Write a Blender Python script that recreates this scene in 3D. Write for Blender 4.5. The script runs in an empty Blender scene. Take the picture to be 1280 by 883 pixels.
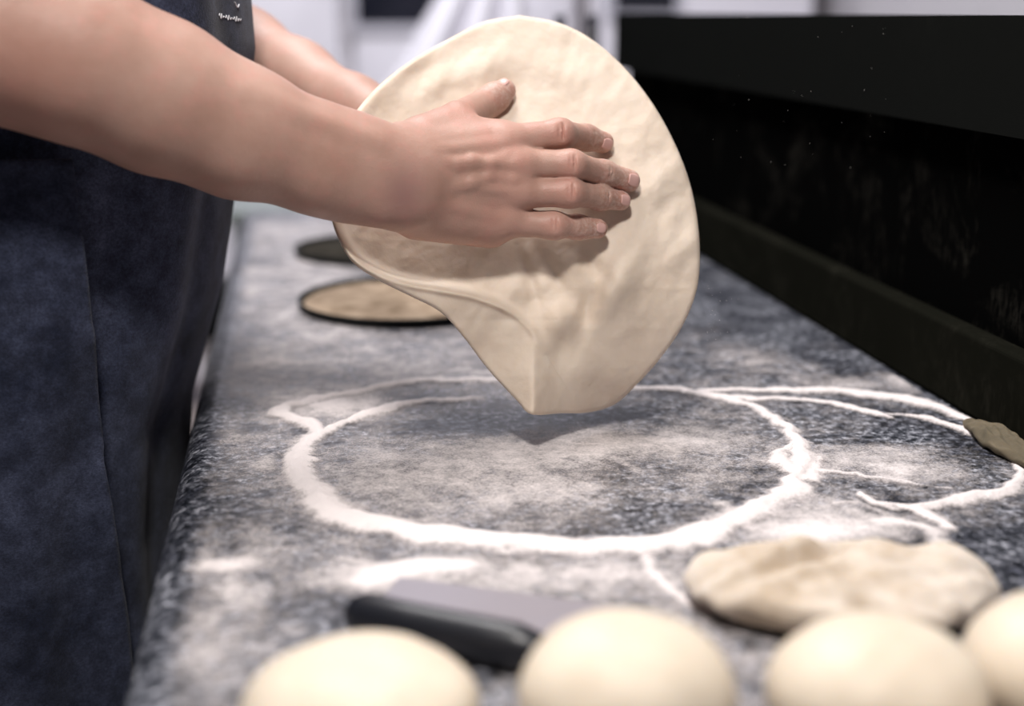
import bpy, bmesh, math, random
import numpy as np
from mathutils import Vector, Matrix
random.seed(4); rng = np.random.default_rng(7)
SC = bpy.context.scene; COL = SC.collection

# ------------------------------------------------------------------ camera frame
f = 1640.0; CH = .3305; TOP = .9                 # counter top 0.9 m, eye 0.33 m above it
pit = math.atan(426.5/f); yaw = math.atan(275*math.cos(pit)/f)
R_ = np.array([math.cos(yaw), -math.sin(yaw), 0.])
F_ = np.array([math.sin(yaw)*math.cos(pit), math.cos(yaw)*math.cos(pit), -math.sin(pit)])
U_ = np.cross(R_, F_); C_ = np.array([0, 0, TOP+CH])
def loc(x, y, Z):            # local metric frame: right, up, towards the viewer
    return np.array([(x-640)/f*Z, -(y-441.5)/f*Z, -Z])
def L2W(p):
    p = np.asarray(p, float)
    return C_ + p[..., 0:1]*R_ + p[..., 1:2]*U_ - p[..., 2:3]*F_
def P(x, y, Z): return L2W(loc(x, y, Z))
def G(x, y, z=TOP):
    d = P(x, y, 1)-C_; return C_ + d*(z-C_[2])/d[2]
def PY(x, y, Y):             # point on the world plane Y
    d = P(x, y, 1)-C_; return C_ + d*Y/d[1]

# ------------------------------------------------------------------ helpers
def mesh_obj(name, verts, faces, mat=None, parent=None, smooth=True):
    me = bpy.data.meshes.new(name)
    verts = np.asarray(verts, np.float32)
    if isinstance(faces, np.ndarray):
        n = len(faces); k = faces.shape[1]
        me.vertices.add(len(verts)); me.vertices.foreach_set('co', verts.ravel())
        me.loops.add(n*k); me.loops.foreach_set('vertex_index', faces.astype(np.int32).ravel())
        me.polygons.add(n); me.polygons.foreach_set('loop_start', np.arange(0, n*k, k, dtype=np.int32))
        me.update(calc_edges=True); me.validate()
    else:
        me.from_pydata(verts.tolist(), [], faces); me.update()
    o = bpy.data.objects.new(name, me); COL.objects.link(o)
    if mat: me.materials.append(mat)
    if smooth: me.polygons.foreach_set('use_smooth', [True]*len(me.polygons))
    if parent: o.parent = parent
    return o
def bm_obj(name, bm, mat=None, parent=None, smooth=False):
    bmesh.ops.recalc_face_normals(bm, faces=bm.faces)
    me = bpy.data.meshes.new(name); bm.to_mesh(me); bm.free()
    o = bpy.data.objects.new(name, me); COL.objects.link(o)
    if mat: me.materials.append(mat)
    if smooth: me.polygons.foreach_set('use_smooth', [True]*len(me.polygons))
    if parent: o.parent = parent
    return o
def box(bm, x0, x1, y0, y1, z0, z1, bev=0, seg=3):
    r = bmesh.ops.create_cube(bm, size=1)
    vs = r['verts']
    for v in vs:
        v.co = Vector(((x0+x1)/2+v.co.x*(x1-x0), (y0+y1)/2+v.co.y*(y1-y0), (z0+z1)/2+v.co.z*(z1-z0)))
    if bev:
        es = list({e for v in vs for e in v.link_edges})
        bmesh.ops.bevel(bm, geom=es, offset=bev, segments=seg, affect='EDGES', profile=.5)
    return bm
def boxobj(name, dims, mat, parent=None, bev=0, seg=3):
    return bm_obj(name, box(bmesh.new(), *dims, bev=bev, seg=seg), mat, parent, smooth=False)
def empty(name, l):
    o = bpy.data.objects.new(name, None); COL.objects.link(o); o.location = l; o.empty_display_size = .05
    return o
def keep(o, parent):         # parent without moving (parents here are unrotated)
    o.parent = parent; o.matrix_parent_inverse = Matrix.Translation(parent.location).inverted()
def tag(o, label, cat, group=None, kind=None):
    if label: o['label'] = label
    if cat: o['category'] = cat
    if group: o['group'] = group
    if kind: o['kind'] = kind
    return o
def struct(o): o['kind'] = 'structure'; return o

class Mat:
    def __init__(s, name, col=(.5, .5, .5), rough=.5, metal=0, spec=.5):
        s.m = bpy.data.materials.new(name); s.m.use_nodes = True
        s.t = s.m.node_tree; s.n = s.t.nodes; s.b = s.n['Principled BSDF']
        s.b.inputs['Base Color'].default_value = (*col, 1); s.b.inputs['Roughness'].default_value = rough
        s.b.inputs['Metallic'].default_value = metal; s.b.inputs['Specular IOR Level'].default_value = spec
        s.tc = s.n.new('ShaderNodeTexCoord')
    def L(s, a, b): s.t.links.new(a, b)
    def noise(s, scale, detail=4, rough=.55, stretch=None, dist=0):
        n = s.n.new('ShaderNodeTexNoise'); n.inputs['Scale'].default_value = scale
        n.inputs['Detail'].default_value = detail; n.inputs['Roughness'].default_value = rough
        n.inputs['Distortion'].default_value = dist
        src = s.tc.outputs['Object']
        if stretch:
            mp = s.n.new('ShaderNodeMapping'); mp.inputs['Scale'].default_value = stretch; s.L(src, mp.inputs[0]); src = mp.outputs[0]
        s.L(src, n.inputs['Vector']); return n.outputs['Fac']
    def ramp(s, fac, stops):
        r = s.n.new('ShaderNodeValToRGB'); cr = r.color_ramp
        while len(cr.elements) < len(stops): cr.elements.new(.5)
        for e, (p, c) in zip(cr.elements, stops):
            e.position = p; e.color = (*c, 1) if len(c) == 3 else c
        s.L(fac, r.inputs[0]); return r.outputs[0]
    def mix(s, fac, a, b, mode='MIX'):
        m = s.n.new('ShaderNodeMix'); m.data_type = 'RGBA'; m.blend_type = mode
        for i, v in ((0, fac), (6, a), (7, b)):
            if hasattr(v, 'is_linked'): s.L(v, m.inputs[i])
            elif i == 0: m.inputs[0].default_value = v
            else: m.inputs[i].default_value = (*v, 1)
        return m.outputs[2]
    def math(s, op, a, b=0, c=None):
        m = s.n.new('ShaderNodeMath'); m.operation = op
        for i, v in enumerate((a, b) + ((c,) if c is not None else ())):
            if hasattr(v, 'is_linked'): s.L(v, m.inputs[i])
            else: m.inputs[i].default_value = v
        return m.outputs[0]
    def bump(s, h, strength=.3, dist=.001):
        b = s.n.new('ShaderNodeBump'); b.inputs['Strength'].default_value = strength; b.inputs['Distance'].default_value = dist
        s.L(h, b.inputs['Height']); s.L(b.outputs[0], s.b.inputs['Normal']); return b
    def base(s, c): s.L(c, s.b.inputs['Base Color'])

# ---- materials
g = Mat('granite', rough=.38, spec=.5)
c1 = g.ramp(g.noise(150, 6, .65), [(.38, (.008, .010, .014)), (.46, (.05, .055, .068)), (.54, (.18, .185, .21)), (.64, (.46, .465, .51))])
c2 = g.ramp(g.noise(26, 4, .6), [(.38, (.25, .26, .30)), (.60, (1.1, 1.1, 1.1))])
c3 = g.ramp(g.noise(420, 3, .6), [(.38, (.35, .36, .4)), (.58, (1.25, 1.25, 1.25))])
g.base(g.mix(1, g.mix(1, c1, c2, 'MULTIPLY'), c3, 'MULTIPLY'))
g.L(g.math('MULTIPLY_ADD', g.noise(60, 4), .3, .22), g.b.inputs['Roughness'])
g.bump(g.noise(300, 3), .15, .0004)
GRAN = g.m

def flourmat(name, lo, hi, gain, off):
    fl = Mat(name, (.84, .77, .76), .95, spec=.1)
    at = fl.n.new('ShaderNodeAttribute'); at.attribute_name = 'dens'
    n1 = fl.noise(55, 7, .72); n2 = fl.noise(520, 4, .75)
    nn = fl.math('ADD', fl.math('MULTIPLY', n1, 1.5), fl.math('MULTIPLY', n2, 1.1))          # around 1.3
    d1 = fl.math('ADD', fl.math('MULTIPLY', at.outputs['Fac'], gain), fl.math('SUBTRACT', nn, off))
    mr = fl.n.new('ShaderNodeMapRange'); mr.interpolation_type = 'SMOOTHSTEP'
    fl.L(d1, mr.inputs['Value']); mr.inputs['From Min'].default_value = lo; mr.inputs['From Max'].default_value = hi
    gate = fl.math('MINIMUM', fl.math('MULTIPLY', at.outputs['Fac'], 5.0), 1.0)
    fl.L(fl.math('MULTIPLY', mr.outputs[0], gate), fl.b.inputs['Alpha'])
    fl.bump(fl.math('ADD', fl.noise(180, 5, .7), fl.math('MULTIPLY', n2, .5)), .7, .002)
    return fl.m
FLOUR = flourmat('flour', -.26, .74, 1.35, 1.62); DUST = flourmat('flour_dust', -.30, .95, 1.5, 1.72)

def doughmat(name, ca, cb, rough=.6):
    d = Mat(name, ca, rough, spec=.35)
    d.base(d.ramp(d.noise(22, 5, .6, dist=.4), [(.35, cb), (.62, ca)]))
    d.b.inputs['Subsurface Weight'].default_value = .25; d.b.inputs['Subsurface Radius'].default_value = (1, .7, .4)
    d.b.inputs['Subsurface Scale'].default_value = .006
    d.bump(d.math('ADD', d.noise(45, 5, .6, dist=.5), d.math('MULTIPLY', d.noise(260, 4, .6), .18)), .22, .004)
    return d.m
DOUGH = doughmat('dough', (.70, .595, .495), (.64, .53, .43))
BALL = doughmat('proofed_dough', (.75, .66, .54), (.69, .59, .47), .5)
LUMP = doughmat('floured_dough', (.68, .60, .52), (.48, .385, .29), .8)
SCRAP = doughmat('shaded_dough', (.16, .13, .085), (.09, .075, .05), .9)  # darkened dough colour: holds the shade of the unlit spot by the guard

sk = Mat('skin', rough=.48, spec=.4)
cc = sk.ramp(sk.noise(14, 4, .6), [(.3, (.38, .215, .165)), (.7, (.50, .315, .255))])
cc = sk.mix(sk.math('MULTIPLY', sk.ramp(sk.noise(60, 4, .7), [(.48, (0, 0, 0)), (.68, (1, 1, 1))]), .3), cc, (.58, .26, .22))
# dusky mark by the wrist bone and red over the knuckles (attributes painted from where they are on the skin)
am = sk.n.new('ShaderNodeAttribute'); am.attribute_name = 'mark'
cc = sk.mix(sk.math('MULTIPLY', am.outputs['Fac'], .75), cc, (.24, .12, .12))
ar = sk.n.new('ShaderNodeAttribute'); ar.attribute_name = 'red'
cc = sk.mix(sk.math('MULTIPLY', ar.outputs['Fac'], .5), cc, (.60, .24, .19))
ad = sk.n.new('ShaderNodeAttribute'); ad.attribute_name = 'dust'
dn = sk.ramp(sk.noise(330, 5, .7), [(.42, (0, 0, 0)), (.66, (1, 1, 1))])
cc = sk.mix(sk.math('MULTIPLY', sk.math('MULTIPLY', ad.outputs['Fac'], dn), .55), cc, (.78, .70, .64))
sk.base(cc)
sk.b.inputs['Subsurface Weight'].default_value = .12; sk.b.inputs['Subsurface Radius'].default_value = (1, .35, .2)
sk.b.inputs['Subsurface Scale'].default_value = .006
v = sk.n.new('ShaderNodeTexVoronoi'); v.inputs['Scale'].default_value = 900; sk.L(sk.tc.outputs['Object'], v.inputs['Vector'])
sk.bump(sk.math('ADD', sk.math('MULTIPLY', v.outputs['Distance'], .35), sk.noise(120, 5, .6)), .28, .0012)
SKIN = sk.m
NAIL = Mat('nail', (.66, .40, .36), .28).m

dm = Mat('denim', rough=.85, spec=.15)
c1 = dm.ramp(dm.noise(11, 6, .65), [(.36, (.013, .017, .035)), (.66, (.062, .072, .118))])
c2 = dm.ramp(dm.noise(500, 3, .6), [(.35, (.72, .72, .75)), (.65, (1.25, 1.25, 1.25))])
c3 = dm.ramp(dm.noise(60, 5, .7), [(.4, (.7, .7, .73)), (.72, (1.5, 1.5, 1.5))])
dm.base(dm.mix(1, dm.mix(1, c1, c2, 'MULTIPLY'), c3, 'MULTIPLY'))
dm.bump(dm.math('ADD', dm.noise(900, 2), dm.noise(16, 4)), .35, .002)
dm.b.inputs['Sheen Weight'].default_value = .15
DENIM = dm.m
STITCH = Mat('white_thread', (.8, .8, .85), .8).m
SHIRT = Mat('grey_cotton', (.08, .08, .09), .9).m
TROUS = Mat('black_cotton', (.02, .02, .025), .9).m
HAIR = Mat('brown_hair', (.05, .03, .02), .7).m
SHOE = Mat('black_leather', (.015, .015, .015), .4).m

WHITE = Mat('white_enamel', (.74, .72, .78), .35).m
WHITE2 = Mat('white_panel', (.80, .77, .80), .4).m
SEAL = Mat('grey_seal', (.42, .41, .46), .6).m
BLACKG = Mat('black_glass', (.008, .009, .016), .15).m
wl = Mat('plaster', rough=.8); wl.base(wl.ramp(wl.noise(3, 4), [(.3, (.62, .60, .64)), (.7, (.70, .68, .70))])); PLASTER = wl.m
mb = Mat('marble', rough=.5)
wv = mb.n.new('ShaderNodeTexWave'); wv.inputs['Scale'].default_value = 1.2; wv.inputs['Distortion'].default_value = 9; wv.inputs['Detail'].default_value = 4
mb.L(mb.tc.outputs['Object'], wv.inputs['Vector'])
mb.base(mb.ramp(wv.outputs['Fac'], [(.0, (.33, .31, .34)), (.08, (.52, .50, .53)), (1, (.60, .58, .60))])); MARBLE = mb.m
ft = Mat('floor_tile', rough=.4)
bk = ft.n.new('ShaderNodeTexBrick'); bk.offset = 0; bk.inputs['Scale'].default_value = 1.6; bk.inputs['Mortar Size'].default_value = .012
bk.inputs['Color1'].default_value = (.42, .36, .34, 1); bk.inputs['Color2'].default_value = (.46, .40, .37, 1); bk.inputs['Mortar'].default_value = (.2, .18, .17, 1)
bk.inputs['Brick Width'].default_value = .5; bk.inputs['Row Height'].default_value = .5
ft.L(ft.tc.outputs['Object'], bk.inputs['Vector']); ft.base(bk.outputs['Color']); TILE = ft.m

def darkmat(name, base, dustc, amount, rough, spec=.4, sc=7):
    m = Mat(name, base, rough, spec=spec)
    a = m.ramp(m.noise(sc, 5, .65, dist=.6), [(.50, (0, 0, 0)), (.80, (1, 1, 1))])
    b = m.ramp(m.noise(160, 5, .7, (1, 1, .35)), [(.42, (0, 0, 0)), (.7, (1, 1, 1))])
    w = m.math('MULTIPLY', m.math('MULTIPLY', a, b), amount)
    m.base(m.mix(w, base, dustc))
    m.bump(m.noise(120, 4), .1, .0006); return m
GB = darkmat('black_splashback', (.0022, .0022, .0022), (.30, .28, .23), .16, .6, .0, 9).m
GF = darkmat('smoked_fascia', (.0075, .008, .0075), (.2, .2, .18), .02, .6, .0).m
GP = darkmat('dark_plinth', (.008, .008, .006), (.25, .23, .18), .10, .6, .0, 14).m
GREEN = Mat('grey_green_panel', (.20, .225, .22), .5).m
CAB = Mat('counter_carcass', (.10, .10, .11), .5).m
PANR = Mat('pan_iron', (.010, .011, .011), .6, spec=.1).m
pw = Mat('pan_bottom', rough=.9, spec=0); pw.base(pw.ramp(pw.noise(40, 5, .65), [(.32, (.17, .12, .080)), (.68, (.44, .34, .25))])); PANI = pw.m
pd = Mat('pan_bottom_dark', rough=.9, spec=0); pd.base(pd.ramp(pd.noise(40, 5, .65), [(.32, (.02, .018, .014)), (.68, (.05, .045, .038))])); PAND = pd.m
st = Mat('brushed_steel', (.36, .335, .375), .45, metal=.35)
st.L(st.ramp(st.noise(30, 4, .6, (1, 22, 1)), [(.3, (.3,)*3), (.7, (.5,)*3)]), st.b.inputs['Roughness']); STEEL = st.m
HANDLE = Mat('black_plastic', (.010, .011, .016), .38).m
CLOTH = Mat('white_cloth', (.82, .80, .86), .9).m

# ------------------------------------------------------------------ setting
def quad(name, pts, mat): return struct(mesh_obj(name, pts, [(0, 1, 2, 3)], mat, smooth=False))
struct(boxobj('floor', (-2.4, 2.2, -1.2, 4.9, -.05, 0), TILE))
struct(boxobj('wall_back', (-2.4, 2.2, 4.8, 4.9, 0, 2.9), PLASTER))
struct(boxobj('wall_right', (1.75, 1.85, -1.2, 4.8, 0, 2.9), MARBLE))

# tall white refrigerated cabinets along the back wall
def fridge(x0, x1, label, win, cat='cabinet', grp='white upright cabinets along the back wall', y0=4.1):
    t = empty('upright_cabinet', ((x0+x1)/2, y0+.32, 0)); tag(t, label, cat, grp)
    k = boxobj('body', (x0, x1, y0+.05, 4.78, .08, 2.1), WHITE2, bev=.01); keep(k, t)
    k = boxobj('plinth', (x0+.02, x1-.02, y0+.09, 4.76, 0, .08), SEAL); keep(k, t)
    d = boxobj('door', (x0+.022, x1-.022, y0, y0+.045, .1, 2.08), WHITE, bev=.012); keep(d, t)
    s = boxobj('door_seal', (x0+.015, x1-.015, y0+.044, y0+.052, .09, 2.09), SEAL); keep(s, t)
    if win:
        a, b, c = win
        bm = bmesh.new()
        box(bm, a-.025, b+.025, y0-.012, y0+.002, c-.03, c); box(bm, a-.025, b+.025, y0-.012, y0+.002, c+.5, c+.53)
        box(bm, a-.025, a, y0-.012, y0+.002, c, c+.5); box(bm, b, b+.025, y0-.012, y0+.002, c, c+.5)
        w = bm_obj('window_frame', bm, SEAL); w.parent = d
        w = boxobj('window_glass', (a, b, y0-.006, y0+.001, c, c+.5), BLACKG); w.parent = d
    return t
xa = PY(432, 15, 4.1)[0]
e1, e2 = PY(447, 30, 4.1), PY(548, 30, 4.1)
fridge(xa-.64, xa, 'white upright cabinet with a plain door, directly left of the one with the black window', None)
fridge(xa, xa+.72, 'white upright cabinet with a black glass window, above the forearms', (e1[0], e2[0], e1[2]))
e3, e4 = PY(768, 10, 4.1), PY(843, 10, 4.1)
fridge(xa+.76, xa+1.5, 'white upright cabinet with a dark blue-black window, right of the top of the dough', (e3[0], e4[0], e3[2]-.01))

# white cloth hanging in front of the cabinets (widens towards its foot)
q = [PY(655, -60, 3.3), PY(560, -60, 3.3)]
def cloth_mesh():
    vs = []; nz, nx = 40, 60
    for j in range(nz):
        t = j/(nz-1)
        py = -80 + t*260; xl = 590 - t*150 ; xr = 650+ t*20
        for i in range(nx):
            s = i/(nx-1); p = PY(xl+(xr-xl)*s, py, 3.3)
            vs.append((p[0], p[1]+.035*math.sin(s*19+1.5*t)*(.4+t)+.05*(s-.5)**2, p[2]))
    fs = [(j*nx+i, j*nx+i+1, (j+1)*nx+i+1, (j+1)*nx+i) for j in range(nz-1) for i in range(nx-1)]
    return vs, fs
o = mesh_obj('hanging_cloth', *cloth_mesh(), CLOTH); o.modifiers.new('s', 'SOLIDIFY').thickness = .006
tag(o, 'white cloth hanging in soft folds before the back cabinets, behind the top of the dough', 'cloth')
rt = PY(600, -80, 3.3)
bm = bmesh.new(); box(bm, rt[0]-.35, rt[0]+.35, 3.29, 3.31, rt[2]-.008, rt[2]+.014, .004, 2)
for sx in (-.33, .33): box(bm, rt[0]+sx-.008, rt[0]+sx+.008, 3.31, 4.095, rt[2]-.004, rt[2]+.012)
tag(bm_obj('towel_rail', bm, SEAL), 'thin grey rail that carries the hanging white cloth', 'rail')

# grey-green low unit beyond the far end of the counter
t = empty('storage_unit', (.25, 3.1, 0)); tag(t, 'blurred grey-green low storage unit beyond the far end of the counter', 'cabinet')
k = boxobj('body', (-.14, .7, 2.78, 3.4, .06, .80), GREEN, bev=.01); keep(k, t)
k = boxobj('top_panel', (-.15, .71, 2.765, 3.42, .80, .83), GREEN, bev=.006); keep(k, t)
for i in range(2):
    d = boxobj('door', (-.13+.415*i, .27+.415*i, 2.765, 2.785, .1, .78), GREEN, bev=.006); keep(d, t)
    h = boxobj('handle', (.1+.415*i, .2+.415*i, 2.745, 2.765, .70, .715), SEAL, bev=.003); h.parent = d
k = boxobj('plinth', (-.1, .66, 2.82, 3.36, 0, .06), SEAL); keep(k, t)
# dark door pull on the far wall unit, left of the counter
t = empty('waste_bin', (-.27, 3.05, 0)); tag(t, 'small dark bin on a stand, in the gap between the apron and the counter', 'bin')
bm = bmesh.new()
pz = PY(268, 385, 3.05)
bmesh.ops.create_cone(bm, cap_ends=True, segments=40, radius1=.055, radius2=.07, depth=.13, matrix=Matrix.Translation((pz[0]-.02, 3.05, pz[2])))
k = bm_obj('bucket', bm, PANR, smooth=False); keep(k, t)
bm = bmesh.new()
bmesh.ops.create_cone(bm, cap_ends=True, segments=24, radius1=.018, radius2=.018, depth=pz[2]-.065-.02, matrix=Matrix.Translation((pz[0]-.02, 3.05, (pz[2]-.065+.02)/2)))
bmesh.ops.create_cone(bm, cap_ends=True, segments=40, radius1=.11, radius2=.09, depth=.02, matrix=Matrix.Translation((pz[0]-.02, 3.05, .01)))
k = bm_obj('stand', bm, WHITE2); keep(k, t)

# ------------------------------------------------------------------ counter
XL, XR, YN, YF = -.100, .62, .12, 2.27
ct = empty('counter', (.26, 1.3, 0)); tag(ct, 'long speckled grey granite work counter dusted with flour', 'counter')
prof = []                                        # rounded-edge slab profile, X-Z
r = .022; th = .052
for k_ in range(13):
    a = math.pi/2*k_/12; prof.append((XL+r-r*math.sin(a), TOP-r+r*math.cos(a)))
for k_ in range(7):
    a = math.pi/2*k_/6; prof.append((XL+.008-.008*math.cos(a), TOP-th+.008-.008*math.sin(a)))
prof += [(XR, TOP-th), (XR, TOP)]
n = len(prof); ys = [YN, YF]
vs = [(x, y, z) for y in ys for x, z in prof]
fs = [(i, (i+1) % n, n+(i+1) % n, n+i) for i in range(n)] + [tuple(range(n))[::-1], tuple(range(n, 2*n))]
k = mesh_obj('worktop', vs, fs, GRAN, smooth=True)
bm = bmesh.new(); bm.from_mesh(k.data); bmesh.ops.recalc_face_normals(bm, faces=bm.faces); bm.to_mesh(k.data); bm.free()
k.data.set_sharp_from_angle(angle=.6); keep(k, ct)
k = boxobj('carcass', (XL+.05, XR-.02, YN+.02, YF-.02, .1, TOP-th), CAB); keep(k, ct)
k = boxobj('plinth', (XL+.1, XR-.04, YN+.06, YF-.06, 0, .1), GP); keep(k, ct)
for i in range(4):
    y0 = YN+.03+i*.525
    d = boxobj('door', (XL+.03, XL+.052, y0, y0+.508, .12, TOP-th-.02), CAB, bev=.005); keep(d, ct)
    h = boxobj('handle', (XL+.012, XL+.03, y0+.2, y0+.35, TOP-th-.09, TOP-th-.075), SEAL, bev=.004); h.parent = d

# ------------------------------------------------------------------ dark splash guard at the right of the counter
WX = .548
gd = empty('splash_guard', (WX, 1.6, TOP)); tag(gd, 'long black splash guard with a smoked upper fascia, along the right side of the counter', 'splash guard')
def gy(px, x): return None
YA, YB = .86, 2.25
k = boxobj('back_panel', (WX+.022, WX+.034, YA-.12, YB, TOP, TOP+.30), GB); keep(k, gd)
k = boxobj('lower_plinth', (WX, WX+.0215, YA-.12, YB, TOP+.0005, TOP+.070), GP, bev=.004); keep(k, gd)
# fascia with a rounded near upper corner
bm = bmesh.new()
rr = .05; z0, z1 = TOP+.237, TOP+.328
y0f = .905
pts = [(YB, z0), (YB, z1)] + [(y0f+rr-rr*math.sin(a), z1-rr+rr*math.cos(a)) for a in [math.pi/2*i/10 for i in range(11)]] + [(y0f, z0)]
for X in (WX-.004, WX+.020):
    [bm.verts.new((X, y, z)) for y, z in pts]
bm.verts.ensure_lookup_table(); m_ = len(pts)
bm.faces.new(bm.verts[:m_]); bm.faces.new(bm.verts[m_:])
for i in range(m_): bm.faces.new((bm.verts[i], bm.verts[(i+1) % m_], bm.verts[m_+(i+1) % m_], bm.verts[m_+i]))
k = bm_obj('fascia', bm, GF); keep(k, gd)
bm = bmesh.new(); box(bm, WX+.030, WX+.20, YA+.1, YB, TOP, TOP+.26, .006, 2)
k = bm_obj('housing', bm, GF); keep(k, gd)

# dark utensils standing at the far end of the guard
for (px, hh, rad, lab) in ((700, .16, .022, 'small dark bottle at the far end of the guard, left one'), (741, .14, .022, 'small dark bottle at the far end of the guard, close beside the panel')):
    b = PY(px, 34, 2.18)
    bm = bmesh.new(); pr = [(0, 0), (rad, 0), (rad, hh*.62), (rad*.4, hh*.8), (rad*.4, hh), (0, hh)]
    zt = b[2]+.0; z0_ = TOP
    hh2 = (zt+.02)-z0_; pr = [(rad*.9, 0), (rad, .01), (rad, hh2*.7), (rad*.8, hh2*.78), (rad*.42, hh2*.86), (rad*.40, hh2*.99), (rad*.3, hh2)]
    N = 32
    for r0, z in pr:
        for i in range(N): bm.verts.new((r0*math.cos(2*math.pi*i/N), r0*math.sin(2*math.pi*i/N), z))
    bm.verts.ensure_lookup_table()
    for j in range(len(pr)-1):
        for i in range(N): bm.faces.new((bm.verts[j*N+i], bm.verts[j*N+(i+1) % N], bm.verts[(j+1)*N+(i+1) % N], bm.verts[(j+1)*N+i]))
    bm.faces.new(bm.verts[:N]); bm.faces.new(bm.verts[-N:])
    o = bm_obj('bottle', bm, BLACKG, smooth=True); o.location = (b[0], 2.18, TOP); tag(o, lab, 'bottle', 'dark bottles at the far end')

# ------------------------------------------------------------------ round pans
def pan(center, rad, inner, label):
    t = empty('round_pan', (center[0], center[1], TOP)); tag(t, label, 'baking pan', 'round pans on the counter')
    def lathe(pr, N=96):
        vs = [(r0*math.cos(2*math.pi*i/N), r0*math.sin(2*math.pi*i/N), z) for r0, z in pr for i in range(N)]
        fs = [(j*N+i, j*N+(i+1) % N, (j+1)*N+(i+1) % N, (j+1)*N+i) for j in range(len(pr)-1) for i in range(N)]
        return vs, fs
    v_, f_ = lathe([(.001, 0), (rad*.96, 0), (rad*.985, .003), (rad, .0095), (rad, .0105), (rad*.985, .011), (rad*.965, .0095), (rad*.96, .006), (rad*.95, .0048), (.001, .0048)])
    mesh_obj('rim', v_, f_, PANR, t)
    v_, f_ = lathe([(.001, .0062), (rad*.93, .0062), (rad*.945, .0055), (rad*.948, .0049)])
    mesh_obj('base_disc', v_, f_, inner, t)
p1 = G(508, 381); pan(p1, .125, PANI, 'round dark-rimmed pan with a tan floury base, half behind the dough')
p2 = G(466, 316); pan(p2, .110, PAND, 'round nearly black pan, farthest of the two on the counter')

# ------------------------------------------------------------------ flour on the counter
def catmull(pts, n=14):
    pts = np.array(pts, float); o = []
    q = np.vstack([2*pts[0]-pts[1], pts, 2*pts[-1]-pts[-2]])
    for i in range(len(pts)-1):
        p0, p1_, p2_, p3 = q[i:i+4]
        for k in range(n):
            t = k/n; o.append(.5*((2*p1_)+(-p0+p2_)*t+(2*p0-5*p1_+4*p2_-p3)*t*t+(-p0+3*p1_-3*p2_+p3)*t**3))
    o.append(pts[-1]); return np.array(o)
def vnoise(x, y, s, seed):
    r = np.random.default_rng(seed); T = r.random((97, 97))
    x = x/s+31.7; y = y/s+11.3; i = np.floor(x).astype(int); j = np.floor(y).astype(int); u = x-i; v_ = y-j
    u = u*u*(3-2*u); v_ = v_*v_*(3-2*v_); A = lambda a, b: T[a % 97, b % 97]
    return (A(i, j)*(1-u)+A(i+1, j)*u)*(1-v_)+(A(i, j+1)*(1-u)+A(i+1, j+1)*u)*v_
def fbm(x, y, s, seed, o=4): return sum(vnoise(x, y, s/2**k, seed+k)*.5**k for k in range(o))/sum(.5**k for k in range(o))
def stroke(X, Y, pts):       # pts: (px, py, half width m, strength)
    w = [np.r_[G(a, b)[:2], c*.87, d] for a, b, c, d in pts]
    c = catmull(w, 8); D = np.zeros_like(X)
    for k in range(len(c)-1):
        a, b = c[k], c[k+1]; ab = b[:2]-a[:2]; L2 = (ab**2).sum()+1e-12
        m = 4*max(a[2], b[2])
        sel = (X > min(a[0], b[0])-m) & (X < max(a[0], b[0])+m) & (Y > min(a[1], b[1])-m) & (Y < max(a[1], b[1])+m)
        if not sel.any(): continue
        x, y = X[sel], Y[sel]
        t = np.clip(((x-a[0])*ab[0]+(y-a[1])*ab[1])/L2, 0, 1)
        d = np.hypot(x-a[0]-t*ab[0], y-a[1]-t*ab[1]); h = a[2]+(b[2]-a[2])*t; s = a[3]+(b[3]-a[3])*t
        D[sel] = np.maximum(D[sel], s*np.exp(-(d/h)**1.8))
    return D
def flour(name, x0, x1, y0, y1, step, strokes, height, label, extra=None, lift=.0004, mat=None):
    xs = np.arange(x0, x1, step); ys_ = np.arange(y0, y1, step); X, Y = np.meshgrid(xs, ys_, indexing='ij')
    wx = X+(fbm(X, Y, .02, 50)-.5)*.016; wy = Y+(fbm(X, Y, .02, 60)-.5)*.018
    D = np.zeros_like(X)
    for s in strokes: D = np.maximum(D, stroke(wx, wy, s))
    if extra is not None: D = np.maximum(D, extra(X, Y))
    Z = TOP+lift+height*np.clip(D, 0, 1.2)**1.5*(.7+.6*fbm(X, Y, .012, 5))
    ok = D > .03
    f4 = ok[:-1, :-1] | ok[1:, :-1] | ok[1:, 1:] | ok[:-1, 1:]
    I = np.arange(X.size).reshape(X.shape); i, j = np.nonzero(f4)
    F = np.stack([I[i, j], I[i+1, j], I[i+1, j+1], I[i, j+1]], 1)
    used, inv = np.unique(F, return_inverse=True); F = inv.reshape(F.shape)
    V = np.stack([X.ravel()[used], Y.ravel()[used], Z.ravel()[used]], 1)
    o = mesh_obj(name, V, F, mat or FLOUR)
    a = o.data.attributes.new('dens', 'FLOAT', 'POINT'); a.data.foreach_set('value', D.ravel()[used].astype(np.float32))
    return tag(o, label, 'flour', None, 'stuff')
W = .0105
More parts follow.
